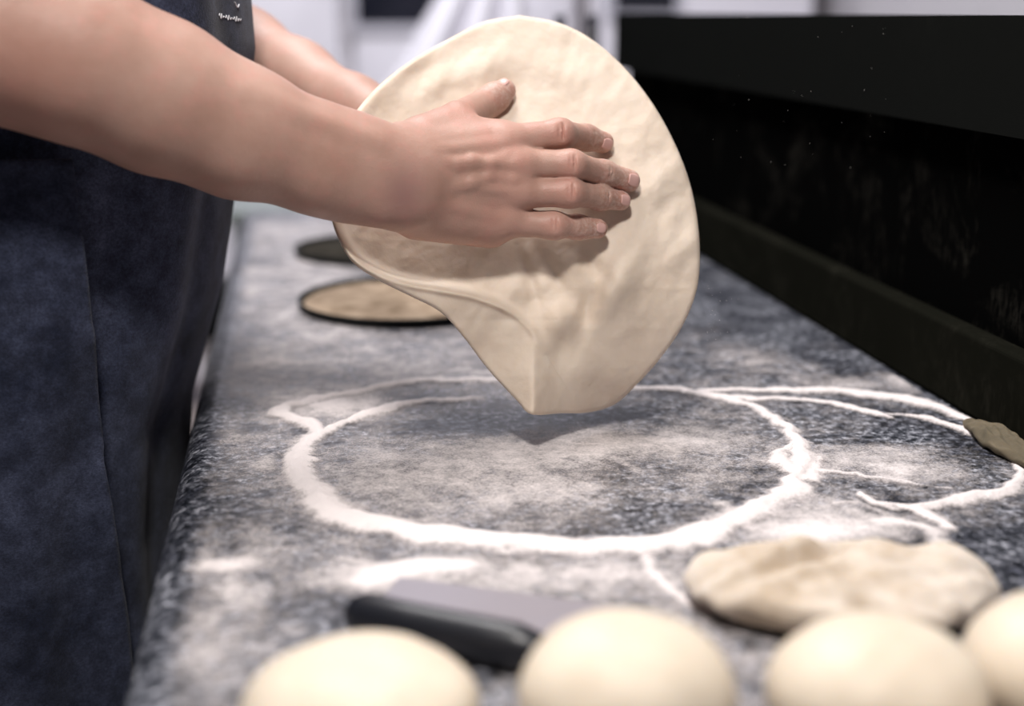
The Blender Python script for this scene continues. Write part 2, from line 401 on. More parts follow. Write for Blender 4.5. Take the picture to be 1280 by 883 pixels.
ring1 = [[(398, 542, .006, .9), (383, 552, .012, 1), (376, 572, .012, 1.1), (380, 596, .013, 1.15), (398, 622, .014, 1.2), (432, 645, .015, 1.25), (490, 662, .016, 1.3),
          (560, 674, .016, 1.35), (640, 681, .015, 1.35), (720, 685, .015, 1.35), (790, 683, .015, 1.3), (850, 676, .015, 1.25), (900, 660, .016, 1.2), (950, 638, .015, 1.1), (985, 615, .012, 1.05),
          (1003, 592, .009, 1.25), (1002, 572, .010, 1.3), (996, 553, .008, 1.2), (975, 528, .007, 1.1), (935, 507, .007, 1.05), (880, 494, .007, 1.0), (800, 486, .007, .9), (700, 479, .006, .8)],
         [(384, 552, .008, 1), (395, 540, .009, 1.05), (372, 527, .009, 1.1), (348, 518, .008, 1.1), (372, 506, .010, 1.1), (415, 497, .009, 1.0), (470, 486, .006, 1.0), (530, 478, .005, 1.0), (600, 477, .005, .95), (700, 480, .005, .9)],
         [(392, 548, .008, 1), (425, 532, .006, 1), (465, 517, .006, 1.05), (510, 507, .006, .95), (560, 501, .007, .8), (600, 499, .007, .45)],
         [(985, 555, .006, .8), (975, 572, .008, .85), (990, 590, .009, 1.0), (1015, 600, .008, .8), (1022, 575, .006, .6)]]
flour('flour_ring', -.08, .46, .60, 1.24, .0018, ring1, .0035, 'large white ring of flour on the granite, under the hanging dough')
ring2 = [[(870, 490, .006, .8), (940, 489, .006, 1), (1010, 490, .008, 1.1), (1075, 492, .011, 1.1), (1125, 499, .013, 1.1), (1165, 509, .012, 1.1), (1200, 522, .010, 1.05), (1225, 532, .006, .7)],
         [(880, 497, .004, .7), (950, 500, .005, .9), (1010, 503, .005, 1), (1060, 511, .005, 1.1), (1100, 520, .005, 1.05), (1112, 524, .003, .6)],
         [(1110, 520, .004, .6), (1150, 523, .005, .9), (1190, 535, .007, 1.05), (1225, 547, .007, 1.15), (1243, 554, .004, .8)],
         [(1243, 546, .003, .7), (1262, 558, .004, 1.1), (1282, 572, .005, 1)],
         [(1272, 570, .004, .7), (1276, 585, .005, .8), (1278, 600, .006, .9), (1262, 612, .009, 1.0), (1225, 622, .009, 1.05), (1185, 630, .008, 1.05), (1140, 636, .006, 1), (1090, 632, .004, .7)],
         [(1080, 620, .004, .8), (1095, 632, .005, .9), (1120, 640, .004, .6)], [(1140, 636, .006, 1), (1165, 648, .006, .95), (1180, 660, .008, .9)],
         [(1000, 592, .006, .7), (1050, 594, .006, .7), (1120, 604, .005, .6), (1190, 612, .004, .45)]]
flour('flour_ring', .3, .545, .72, 1.16, .0018, ring2, .003, 'thinner broken ring of flour on the granite, at the right beside the black guard', lift=.0008)
def dustf(X, Y):
    def blob(px, py, rx, ry, s):
        c = G(px, py); return s*np.exp(-(((X-c[0])/rx)**2+((Y-c[1])/ry)**2)**1.1)
    D = .26+.42*(fbm(X, Y, .07, 90)-.5)
    D += blob(690, 562, .085, .040, .22)+blob(620, 600, .12, .05, .14)+blob(800, 555, .07, .03, .20)+blob(500, 590, .10, .05, .16)+blob(700, 620, .13, .035, .10)
    D += blob(860, 560, .05, .04, .1)+blob(740, 540, .03, .02, .2)+blob(440, 510, .05, .04, .28)+blob(380, 500, .05, .03, .2)
    D -= blob(590, 530, .075, .028, .26)+blob(820, 640, .05, .03, .16)
    D += blob(1060, 575, .08, .03, .25)+blob(1160, 590, .06, .02, .16)+blob(1010, 640, .06, .03, .25)+blob(1100, 660, .06, .02, .30)+blob(1010, 665, .05, .02, .3)
    D -= blob(1130, 545, .06, .02, .25)+blob(1115, 633, .018, .009, .5)
    D += blob(300, 600, .03, .03, .1)+blob(330, 580, .012, .02, .3)+blob(275, 708, .024, .010, .50)+blob(300, 740, .02, .02, .2)
    D += blob(500, 712, .04, .012, .40)+blob(550, 706, .03, .010, .35)+blob(650, 715, .08, .02, .25)+blob(450, 730, .02, .012, .3)
    D += blob(280, 800, .05, .05, .12)+blob(760, 720, .05, .02, .25)+blob(700, 780, .2, .06, .10)
    D += blob(430, 330, .20, .55, .16)+blob(330, 440, .10, .25, .10)-blob(980, 400, .10, .40, .26)-blob(1240, 690, .07, .10, .14)-blob(230, 640, .03, .15, .10)-blob(300, 800, .07, .06, .16)-blob(480, 790, .07, .04, .1)
    D += blob(940, 450, .05, .04, .22)+blob(1060, 480, .06, .03, .32)+blob(1130, 475, .02, .04, .3)+blob(990, 462, .05, .02, .2)
    D += .10*(fbm(X, Y, .022, 130)-.5)
    edge = np.clip((X-(XL+.012))/.02, 0, 1)
    return np.clip(D, 0, 1)*edge
dst = [[(420, 700, .010, .45), (480, 705, .010, .75), (545, 700, .009, .85), (600, 712, .008, .6)],
       [(800, 690, .007, .8), (808, 712, .006, .85), (830, 735, .007, .85), (860, 758, .008, .8), (920, 770, .010, .7)],
       [(700, 548, .004, .6), (715, 555, .005, .85), (748, 556, .005, .85), (790, 552, .004, .6)],
       [(672, 575, .006, .55), (715, 568, .008, .75), (770, 572, .008, .65), (800, 590, .01, .55)],
       [(520, 562, .004, .5), (580, 575, .006, .65), (650, 575, .006, .6)],
       [(1010, 640, .006, .5), (1060, 628, .006, .7), (1110, 645, .006, .6)],
       [(1040, 660, .008, .75), (1090, 650, .008, .8), (1150, 660, .010, .8), (1175, 680, .010, .6)],
       [(900, 630, .010, .6), (940, 660, .012, .65), (1000, 670, .012, .6)]]
flour('flour_dusting', XL+.006, .546, .30, 2.2, .0024, dst, .0012, 'thin uneven film of flour dust spread over the granite counter', dustf, lift=.0002, mat=DUST)

# tan scrap against the guard
def lumpy(name, mat, parent, cx, cy, rx, ry, h, seed, rot=0, nz=26, na=80, amp=.18, flat=.45, expo=2.4, base=0., fine=.04):
    # closed mound: flat-ish foot, rounded shoulder
    vs = []; fs = []
    r = np.random.default_rng(seed); ph = r.random(12)*6.28
    for j in range(nz):
        u = j/(nz-1); a = -1.25+u*(math.pi/2+1.25)
        rr_ = math.cos(a)**(2/expo) if math.cos(a) > 0 else 0
        zz = math.sin(a); zz = (zz+math.sin(1.25)) / (1+math.sin(1.25))
        for i in range(na):
            t = 2*math.pi*i/na
            k = 1+amp*(.5*math.sin(2*t+ph[0])+.3*math.sin(3*t+ph[1])+.2*math.sin(5*t+ph[2]))
            x = rx*rr_*k*math.cos(t); y = ry*rr_*k*math.sin(t)
            z = h*zz*(1+amp*1.1*rr_*(math.sin(x/rx*4.1+ph[3])*math.sin(y/ry*3.3+ph[4]))*.6)
            z += h*fine*(math.sin(x/rx*11+ph[5]+2*math.sin(y/ry*5+ph[6]))*math.sin(y/ry*9+ph[7]))*(zz > .25)
            vs.append((x*math.cos(rot)-y*math.sin(rot), x*math.sin(rot)+y*math.cos(rot), z+base))
    vs.append((0, 0, base)); b_ = len(vs)-1
    for j in range(nz-1):
        for i in range(na): fs.append((j*na+i, j*na+(i+1) % na, (j+1)*na+(i+1) % na, (j+1)*na+i))
    for i in range(na): fs.append((b_, (i+1) % na, i))
    o = mesh_obj(name, vs, fs, mat, parent); o.location = (cx, cy, TOP)
    return o
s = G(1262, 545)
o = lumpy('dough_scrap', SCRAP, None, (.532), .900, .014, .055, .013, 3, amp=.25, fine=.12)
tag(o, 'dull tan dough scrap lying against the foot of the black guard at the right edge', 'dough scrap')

# ------------------------------------------------------------------ dough balls in the foreground
balls = [(452, 905, .60, .0535, .0525, 'pale dough ball, leftmost of the blurred balls along the bottom'),
         (782, 895, .60, .0500, .0670, 'pale round dough ball just right of the scraper handle, brightest of the row'),
         (1090, 900, .60, .0490, .0655, 'tan dough ball in front of the flattened floured dough'),
         (1322, 870, .63, .0470, .0625, 'dough ball cut off by the right edge, behind the lowest corner ball')]
def ball_at(px, Z, rad, h, seed):
    x = P(px, 441, Z); p = C_ + F_*Z + R_*(px-640)/f*Z
    # world ground position whose depth is Z at counter height
    d = P(px, 0, Z); gz = [G(px, yy) for yy in range(700, 1300, 2)]
    best = min(gz, key=lambda q_: abs(np.dot(q_-C_, F_)-Z))
    return lumpy('dough_ball', BALL, None, best[0], best[1], rad, rad*.97, h, seed, amp=.03, expo=2.2, nz=40, fine=.006)
for i, (px, _, Z, rad, h, lab) in enumerate(balls):
    tag(ball_at(px, Z, rad, h, 20+i), lab, 'dough ball', 'dough balls in the foreground')
tag(ball_at(1345, .525, .045, .054, 31), 'dough ball peeking in at the lower right corner, nearest of the row', 'dough ball', 'dough balls in the foreground')

# flattened floured dough behind them
pc = G(1052, 762)
o = lumpy('flattened_dough', LUMP, None, pc[0], pc[1],   .084, .056, .031, 12, amp=.13, expo=3.0, na=160, nz=60, fine=.10, rot=-.15)
me = o.data; co = np.zeros(len(me.vertices)*3); me.vertices.foreach_get('co', co); co = co.reshape(-1, 3)
# a fold running across it
s_ = (co[:, 1]-.010)-.35*(co[:, 0]+.02); co[:, 2] += np.where(co[:, 2] > .012, -.011*np.exp(-(s_/.005)**2)*np.exp(-((co[:, 0]+.02)/.03)**2)+.004*np.exp(-((s_-.012)/.008)**2)*np.exp(-((co[:, 0]+.02)/.04)**2), 0)
co[:, 2] += np.where(co[:, 2] > .012, .010*(fbm(co[:, 0]+1, co[:, 1]+1, .03, 200)-.5), 0)
me.vertices.foreach_set('co', co.ravel()); me.update()
tag(o, 'wide flattened lump of dough, creased and floury, behind the balls at lower right', 'dough')

# ------------------------------------------------------------------ dough scraper
a = G(434, 764, TOP+.013); b = G(690, 818, TOP+.013)
t = empty('dough_scraper', tuple((a+b)/2*np.array([1, 1, 0])+np.array([0, 0, TOP])))
tag(t, 'bench scraper with black handle and grey steel blade, behind the front dough balls', 'scraper')
d = (b-a); d[2] = 0; L = np.linalg.norm(d); d /= L; nrm = np.array([-d[1], d[0], 0])
def tube(pts, rads, N=28):
    vs = []; fs = []
    for (p, (ry, rz)) in zip(pts, rads):
        for i in range(N):
            th_ = 2*math.pi*i/N; vs.append(p+nrm*ry*math.cos(th_)+np.array([0, 0, 1])*rz*math.sin(th_))
    for j in range(len(pts)-1):
        for i in range(N): fs.append((j*N+i, j*N+(i+1) % N, (j+1)*N+(i+1) % N, (j+1)*N+i))
    fs += [tuple(range(N))[::-1], tuple(range((len(pts)-1)*N, len(pts)*N))]
    return vs, fs
ss = [0, .004, .012, .04, .08, L-.02, L-.006, L]
rd = [(.004, .004), (.009, .009), (.0115, .0125), (.0110, .0120), (.0115, .0125), (.0118, .0128), (.009, .009), (.004, .004)]
k = mesh_obj('handle', *tube([a+d*s_ for s_ in ss], rd), HANDLE); keep(k, t)
bm = bmesh.new()
c0 = a+d*.012+nrm*.002; c1_ = b+d*.02+nrm*.002; c2_ = G(838, 766, TOP+.004); c3_ = G(500, 722, TOP+.004)
c0[2] = c1_[2] = TOP+.013
for q_ in (c0, c1_, c2_, c3_): bm.verts.new(q_)
for q_ in (c0, c1_, c2_, c3_): bm.verts.new(q_-np.array([0, 0, .0016]))
bm.verts.ensure_lookup_table(); V = bm.verts
bm.faces.new(V[0:4]); bm.faces.new(V[4:8])
for i in range(4): bm.faces.new((V[i], V[(i+1) % 4], V[4+(i+1) % 4], V[4+i]))
k = bm_obj('blade', bm, STEEL); keep(k, t)

# ------------------------------------------------------------------ the stretched dough
def seg_sd(x, y, pts):       # signed distance (px) to polyline, + on its left/upper side; also interpolated third value
    best = np.full(x.shape, 1e9); sg = np.ones(x.shape); val = np.zeros(x.shape)
    for a, b in zip(pts[:-1], pts[1:]):
        ab = (b[0]-a[0], b[1]-a[1]); L2 = ab[0]**2+ab[1]**2
        t = np.clip(((x-a[0])*ab[0]+(y-a[1])*ab[1])/L2, 0, 1)
        dx = x-a[0]-t*ab[0]; dy = y-a[1]-t*ab[1]; d = np.hypot(dx, dy)
        m = d < best; best = np.where(m, d, best)
        sg = np.where(m, np.where(ab[0]*dy-ab[1]*dx < 0, 1, -1), sg)
    num = np.zeros(x.shape); den = np.zeros(x.shape)+1e-30
    for a in pts:
        w = np.exp(-((x-a[0])**2+(y-a[1])**2-best**2)/(2*26.**2)); num += w*a[2]; den += w
    return best*sg, num/den
def gs(x, y, cx, cy, sx, sy, rot=0):
    c, s = math.cos(rot), math.sin(rot); u = (x-cx)*c+(y-cy)*s; w = -(x-cx)*s+(y-cy)*c
    return np.exp(-((u/sx)**2+(w/sy)**2))
ridge = catmull([(405, 215, .000), (410, 255, .008), (420, 288, .018), (440, 322, .028), (475, 345, .035), (515, 358, .038), (560, 366, .036), (600, 375, .029), (638, 391, .016), (662, 412, .003), (680, 440, .0)], 8)
Z0 = 1.05
def wd(x, y):
    x = np.asarray(x, float); y = np.asarray(y, float)
    w = np.interp(y, [0, 60, 120, 180, 240, 300, 360, 410, 460, 520], [-.064, -.048, -.031, -.016, -.004, .005, .011, .012, .009, .003])
    w += .052*np.clip((600-x)/190, 0, 1.1)**1.7
    kx = np.clip((x-655)/130, 0, 1); w -= .030*kx*kx*(3-2*kx)*np.clip((y-385)/110, 0, 1.2)**1.5
    w += -.010*np.clip((x-800)/75, 0, 1.2)**2
    sd, A = seg_sd(x, y, ridge)
    q = np.sqrt(sd**2+16)-4
    w += A*np.where(sd > 0, (.74*np.exp(-(q/5.0)**1.6)+.26*np.exp(-q/45)), np.exp(-(q/150)**1.5))
    w += .0030*np.exp(-(sd/4.0)**2)*np.clip(A/.012, 0, 1)
    # crease between the hanging flap and the front
    q2 = np.sqrt((x-(668-.02*(y-400)))**2+16)-4; m = np.interp(y, [375, 400, 430, 470, 520], [0, .004, .018, .034, .046])
    w += m*np.where(x < 668, np.exp(-q2/75), np.exp(-q2/48))
    # knuckles of the hand behind pushing through, and the drag folds
    w += .012*gs(x, y, 700, 400, 24, 22)+.015*gs(x, y, 772, 350, 24, 46, .5)+.004*gs(x, y, 640, 365, 26, 20)
    w -= .009*gs(x, y, 735, 385, 12, 34, .3)+.005*gs(x, y, 690, 340, 10, 40, -.55)+.004*gs(x, y, 745, 335, 10, 30, -.7)+.004*gs(x, y, 662, 350, 8, 40, -.35)
    w += .004*gs(x, y, 760, 470, 40, 30)-.003*gs(x, y, 700, 450, 14, 40, .2)
    # upper lip, hollow round the thumb
    w += -.006*gs(x, y, 628, 116, 24, 26)+.004*gs(x, y, 560, 100, 60, 16, -.4)+.003*gs(x, y, 700, 90, 60, 20, .2)-.003*gs(x, y, 480, 180, 30, 60, .4)
    w += .0065*(fbm(x+500, y*.8+x*.5+500, 55, 300, 3)-.5)+.0016*(fbm(x+500, y+500, 22, 310, 3)-.5)
    return w
outline = catmull([(650, 19), (697, 28), (738, 48), (778, 82), (812, 124), (838, 168), (858, 215), (870, 262), (875, 315), (871, 362), (853, 408), (824, 450), (795, 482), (768, 506), (735, 516), (700, 517),
                   (664, 518), (645, 500), (610, 462), (578, 420), (550, 390), (512, 370), (472, 350), (440, 327), (420, 292), (411, 255), (410, 215), (422, 178), (443, 142), (470, 110), (510, 78), (558, 50), (605, 27), (650, 19)], 24)[:-1]
cx, cy = 655., 285.
nb = len(outline); prev = np.linalg.norm(outline-[cx, cy], axis=1)
tt = np.r_[np.linspace(.004, .90, 130), np.linspace(.905, .975, 14), 1-np.linspace(.022, 0, 18)**1.0]
# rounded lip in the last ~4 px
X = cx+tt[:, None]*(outline[:, 0]-cx)[None]; Y = cy+tt[:, None]*(outline[:, 1]-cy)[None]
rem = (1-tt)[:, None]*prev[None]; e = 5.5
qq = np.clip(1-rem/e, 0, 1); T = .0028+(.0004+.0014*np.clip((620-X)/150, 0, 1))*np.exp(-((rem-6)/9)**2); prof_ = T*np.sqrt(1-qq**2)
wm = wd(X, Y)
def sheet(w): return np.stack([(X-640)/f*Z0, -(Y-441.5)/f*Z0, np.full_like(X, -Z0)], -1)*((Z0-w)/Z0)[..., None]
front = sheet(wm+prof_).reshape(-1, 3); back = sheet(wm-prof_).reshape(-1, 3)
V = np.vstack([front, back]); I = np.arange(front.shape[0]).reshape(X.shape); J = I+front.shape[0]
i2 = np.roll(np.arange(nb), -1)
F1 = np.stack([I[:-1], I[:-1][:, i2], I[1:][:, i2], I[1:]], -1).reshape(-1, 4)
F2 = np.stack([J[:-1], J[1:], J[1:][:, i2], J[:-1][:, i2]], -1).reshape(-1, 4)
F3 = np.stack([I[-1], I[-1][i2], J[-1][i2], J[-1]], -1)
Fq = np.vstack([F1, F2, F3]); Vw = L2W(V)
o = mesh_obj('stretched_dough', Vw, Fq[:, ::-1].copy(), DOUGH)
bm = bmesh.new(); bm.from_mesh(o.data)
bmesh.ops.remove_doubles(bm, verts=bm.verts, dist=.00004)
bmesh.ops.holes_fill(bm, edges=[e_ for e_ in bm.edges if e_.is_boundary], sides=0)
bmesh.ops.recalc_face_normals(bm, faces=bm.faces); bm.to_mesh(o.data); bm.free()
o.data.polygons.foreach_set('use_smooth', [True]*len(o.data.polygons))
tag(o, 'large thin round of pizza dough with a folded lower edge, held up between two hands', 'pizza dough')

# ------------------------------------------------------------------ the person: signed-distance sculpt -> surface nets
def surf_nets(F, xs, ys, zs):
    ins = F < 0
    c = sum(ins[i:ins.shape[0]-1+i, j:ins.shape[1]-1+j, k:ins.shape[2]-1+k].astype(np.int8) for i in (0, 1) for j in (0, 1) for k in (0, 1))
    act = (c > 0) & (c < 8); ci = np.argwhere(act); idx = np.full(act.shape, -1, np.int64); idx[act] = np.arange(len(ci))
    pos = np.zeros((len(ci), 3)); cnt = np.zeros(len(ci))
    cor = [(i, j, k) for i in (0, 1) for j in (0, 1) for k in (0, 1)]
    for a in cor:
        for ax in range(3):
            if a[ax]: continue
            b = list(a); b[ax] = 1
            fa = F[ci[:, 0]+a[0], ci[:, 1]+a[1], ci[:, 2]+a[2]]; fb = F[ci[:, 0]+b[0], ci[:, 1]+b[1], ci[:, 2]+b[2]]
            m = (fa < 0) != (fb < 0); t = np.where(m, fa/np.where(m, fa-fb, 1), 0)
            p = np.tile(np.array(a, float), (len(ci), 1)); p[:, ax] = t
            pos[m] += p[m]; cnt[m] += 1
    pos /= cnt[:, None]
    out = np.stack([g_[ci[:, d_]]+pos[:, d_]*(g_[ci[:, d_]+1]-g_[ci[:, d_]]) for d_, g_ in enumerate((xs, ys, zs))], 1)
    fs = []
    for ax in range(3):
        s0 = [slice(None)]*3; s1 = [slice(None)]*3; s0[ax] = slice(0, -1); s1[ax] = slice(1, None)
        A, B = ins[tuple(s0)], ins[tuple(s1)]; e_ = np.argwhere(A != B)
        u, v_ = [(1, 2), (2, 0), (0, 1)][ax]
        n_ = act.shape; ok = (e_[:, u] > 0) & (e_[:, v_] > 0) & (e_[:, u] < n_[u]) & (e_[:, v_] < n_[v_]); e_ = e_[ok]
        def cell(du, dv):
            q_ = e_.copy(); q_[:, u] -= du; q_[:, v_] -= dv; return idx[q_[:, 0], q_[:, 1], q_[:, 2]]
        quad_ = np.stack([cell(1, 1), cell(0, 1), cell(0, 0), cell(1, 0)], 1)
        flip = ~A[e_[:, 0], e_[:, 1], e_[:, 2]]; quad_[flip] = quad_[flip][:, ::-1]; fs.append(quad_)
    return out, np.vstack(fs)
class SDF:
    def __init__(s, xs, ys, zs):
        s.g = (xs, ys, zs); s.F = np.full((len(xs), len(ys), len(zs)), .05, np.float32)
    def sub(s, lo, hi):
        sl = tuple(slice(max(0, np.searchsorted(g_, l)-1), np.searchsorted(g_, h)+1) for g_, l, h in zip(s.g, lo, hi))
        G_ = [g_[q] for g_, q in zip(s.g, sl)]
        return sl, G_[0][:, None, None], G_[1][None, :, None], G_[2][None, None, :]
    def cone(s, a, b, ra, rb, k=.004, sq=1.0, neg=False, fn=None):
        a = np.asarray(a, float); b = np.asarray(b, float); m = max(ra, rb)+max(k, .004)*1.3+.004
        sl, x, y, z = s.sub(np.minimum(a, b)-m, np.maximum(a, b)+m)
        ab = b-a; w = np.array([1, 1, sq]); L2 = ((ab*w)**2).sum()+1e-12
        px, py, pz = x-a[0], y-a[1], (z-a[2])*sq
        t = np.clip((px*ab[0]+py*ab[1]+pz*ab[2]*sq)/L2, 0, 1)
        d_ = np.sqrt((px-t*ab[0])**2+(py-t*ab[1])**2+(pz-t*ab[2]*sq)**2)-(ra+(rb-ra)*t)
        cur = s.F[sl]
        if neg:
            d_ = -d_; h = np.clip(.5-.5*(cur-d_)/k, 0, 1); s.F[sl] = cur*(1-h)+d_*h+k*h*(1-h); return
        h = np.clip(.5+.5*(cur-d_)/k, 0, 1); s.F[sl] = cur*(1-h)+d_*h-k*h*(1-h)
    def merge(s, o, k):
        h = np.clip(.5+.5*(s.F-o.F)/k, 0, 1); s.F = s.F*(1-h)+o.F*h-k*h*(1-h)
def axis(segs):              # [(to, step)...] from start
    o = [segs[0]]; 
    for to, st_ in segs[1:]:
        n_ = max(1, int(round((to-o[-1])/st_))); o += list(o[-1]+(np.arange(n_)+1)*(to-o[-1])/n_)
    return np.array(o)

def LW(x, y, w): return loc(x, y, Z0-w)          # px position, metres in front of the dough plane
# ---- right arm + hand (nearest)
def rightarm():
    xs = axis([-.455, (-.10, .0032), (.115, .0011)])
    ys = axis([.065, (.215, .0011), (.42, .0032)])
    zs = axis([-1.085, (-.95, .0013), (-.76, .0030)])
    A = SDF(xs, ys, zs)
    ax = [(-150, -190, .885, .060, 1.0), (-70, -60, .87, .059, 1.0), (-12, 38, .862, .0560, 1.0), (90, 72, .878, .0525, 1.0), (200, 121, .905, .0500, 1.02), (300, 165, .925, .0435, 1.08), (400, 199, .947, .0368, 1.22), (452, 213, .958, .0345, 1.35), (500, 226, .968, .0358, 1.45)]
    for p, q in zip(ax[:-1], ax[1:]): A.cone(loc(*p[:3]), loc(*q[:3]), p[3], q[3], .02, (p[4]+q[4])/2)
    # muscle mass of the forearm, elbow, tendons at the wrist
    A.cone(loc(140, 84, .872), loc(290, 150, .910), .030, .022, .018)
    A.cone(loc(90, 92, .876), loc(270, 172, .914), .034, .022, .018)
    A.cone(loc(-30, 66, .870), loc(20, 78, .872), .020, .018, .02)
    A.cone(loc(484, 258, .954), loc(492, 258, .956), .0075, .0075, .018)
    A.cone(loc(300, 120, .893), loc(470, 182, .940), .006, .0055, .010)
    # palm
    mc = [((505, 190), .078, (622, 178), .050, .0165, .0150), ((510, 210), .080, (640, 206), .052, .0175, .0150),
          ((508, 232), .079, (640, 240), .049, .0175, .0150), ((506, 256), .075, (622, 275), .044, .0175, .0155)]
    for a, wa, b, wb, r0, r1 in mc: A.cone(LW(*a, wa), LW(*b, wb), r0, r1, .012)
    A.cone(LW(560, 225, .052), LW(600, 235, .040), .026, .024, .014, 1.6)
    A.cone(LW(505, 180, .066), LW(575, 160, .044), .0160, .0130, .013)       # thenar / first web
    A.cone(LW(560, 165, .048), LW(628, 166, .044), .0125, .0085, .010)
    A.cone(LW(520, 275, .060), LW(610, 287, .038), .0150, .0140, .012)       # ulnar edge
    # MCP knuckles, tendons, veins
    for x, y, w, r in ((634, 178, .0555, .0105), (648, 206, .0585, .0110), (647, 240, .0550, .0105), (630, 273, .0495, .0100)): A.cone(LW(x, y, w), LW(x+5, y, w-.001), r, r, .007)
    for a, b in (((535, 205, .0905), (640, 205, .0665)), ((530, 226, .0905), (640, 238, .0625)), ((540, 190, .0880), (625, 180, .0630)), ((535, 250, .0870), (620, 270, .0570))):
        A.cone(LW(*a), LW(*b), .0022, .0030, .006)
    vn = [(548, 202, .0925), (570, 206, .0890), (590, 201, .0850), (612, 205, .0800), (632, 196, .0715), (655, 197, .066)]
    vn = [(x, y, w-.0005) for x, y, w in vn]
    for p, q in zip(vn[:-1], vn[1:]): A.cone(LW(p[0], p[1], p[2]-.0056), LW(q[0], q[1], q[2]-.0056), .0014, .0014, .007)
    vn = [(560, 236, .0865), (590, 228, .0820), (612, 220, .0770), (640, 224, .0690), (660, 221, .064)]
    for p, q in zip(vn[:-1], vn[1:]): A.cone(LW(p[0], p[1], p[2]-.0042), LW(q[0], q[1], q[2]-.0042), .0015, .0015, .007)
    # fingers
    B = SDF(xs, ys, zs)
    def w_on(x, y, r, c=.0): return float(wd(x, y))+.003+r+c
    fg = {}
    def finger(name, pts, k=.004):
        P3 = [LW(x, y, w) for x, y, w, r in pts]
        D_ = SDF(xs, ys, zs)
        for i in range(len(pts)-1): D_.cone(P3[i], P3[i+1], pts[i][3]-.0006, pts[i+1][3]-(.0006 if i < 2 else 0), .007)
        B.merge(D_, .0012)
        fg[name] = (P3, [p[3] for p in pts])
    ti = w_on(752, 178, .0082, .000); tm = w_on(783, 226, .0085, .001); tr = w_on(772, 252, .0072, .003); tp = w_on(742, 285, .0072, .008)
    finger('index', [(625, 178, .050, .0135), (700, 167, .041, .0113), (732, 172, ti+.010, .0102), (754, 178, ti, .0085)])
    finger('middle', [(642, 205, .052, .0132), (714, 206, .049, .0113), (754, 217, tm+.014, .0102), (786, 226, tm, .0090)])
    finger('ring', [(640, 240, .049, .0132), (712, 241, .049, .0112), (750, 247, tr+.014, .0095), (776, 251, tr+.002, .0078)])
    finger('little', [(622, 276, .044, .0128), (692, 282, .043, .0104), (722, 284, tp+.009, .0092), (747, 286, tp+.001, .0078)])
    # knuckle pads and wrinkles
    for nm, dz in (('index', .0035), ('middle', .0035), ('ring', .0040), ('little', .0035)):
        P3, rr_ = fg[nm]
        ax_ = (P3[2]-P3[0]); ax_ /= np.linalg.norm(ax_)
        for s_, dp in ((-.0042, .5), (-.0010, .9), (.0024, .8)):
            c_ = P3[1]+ax_*s_+np.array([0, 0, rr_[1]*1.0+.0004]); B.cone(c_-[0, rr_[1]*.55, 0], c_+[0, rr_[1]*.55, 0], .00075*dp+.0003, .00075*dp+.0003, .0016, neg=True)
        ax_ = (P3[3]-P3[2]); ax_ /= np.linalg.norm(ax_); nz_ = np.array([0, 0, 1.])-ax_*ax_[2]; nz_ /= np.linalg.norm(nz_); sd_ = np.cross(nz_, ax_)
        for s_ in (-.0015, .0012):
            c_ = P3[2]+ax_*s_+nz_*(rr_[2]+.0003); B.cone(c_-sd_*rr_[2]*.5, c_+sd_*rr_[2]*.45, .0004, .0004, .0015, neg=True)
    A.merge(B, .0065)
    # thumb
    T_ = SDF(xs, ys, zs)
    wt = w_on(622, 118, .0105, -.001)
    tp_ = [(528, 172, .058, .0165), (572, 150, .036, .0140), (606, 131, wt+.005, .0128), (619, 122, wt+.003, .0122), (631, 113, wt, .0092)]
    P3 = [LW(x, y, w) for x, y, w, r in tp_]
    for i in range(4): T_.cone(P3[i], P3[i+1], tp_[i][3], tp_[i+1][3], .004)
    A.merge(T_, .007); fg['thumb'] = (P3[1:], [p[3] for p in tp_[1:]])
    v_, f_ = surf_nets(A.F, xs, ys, zs)
    return v_, f_, fg
RV, RF, FG = rightarm()

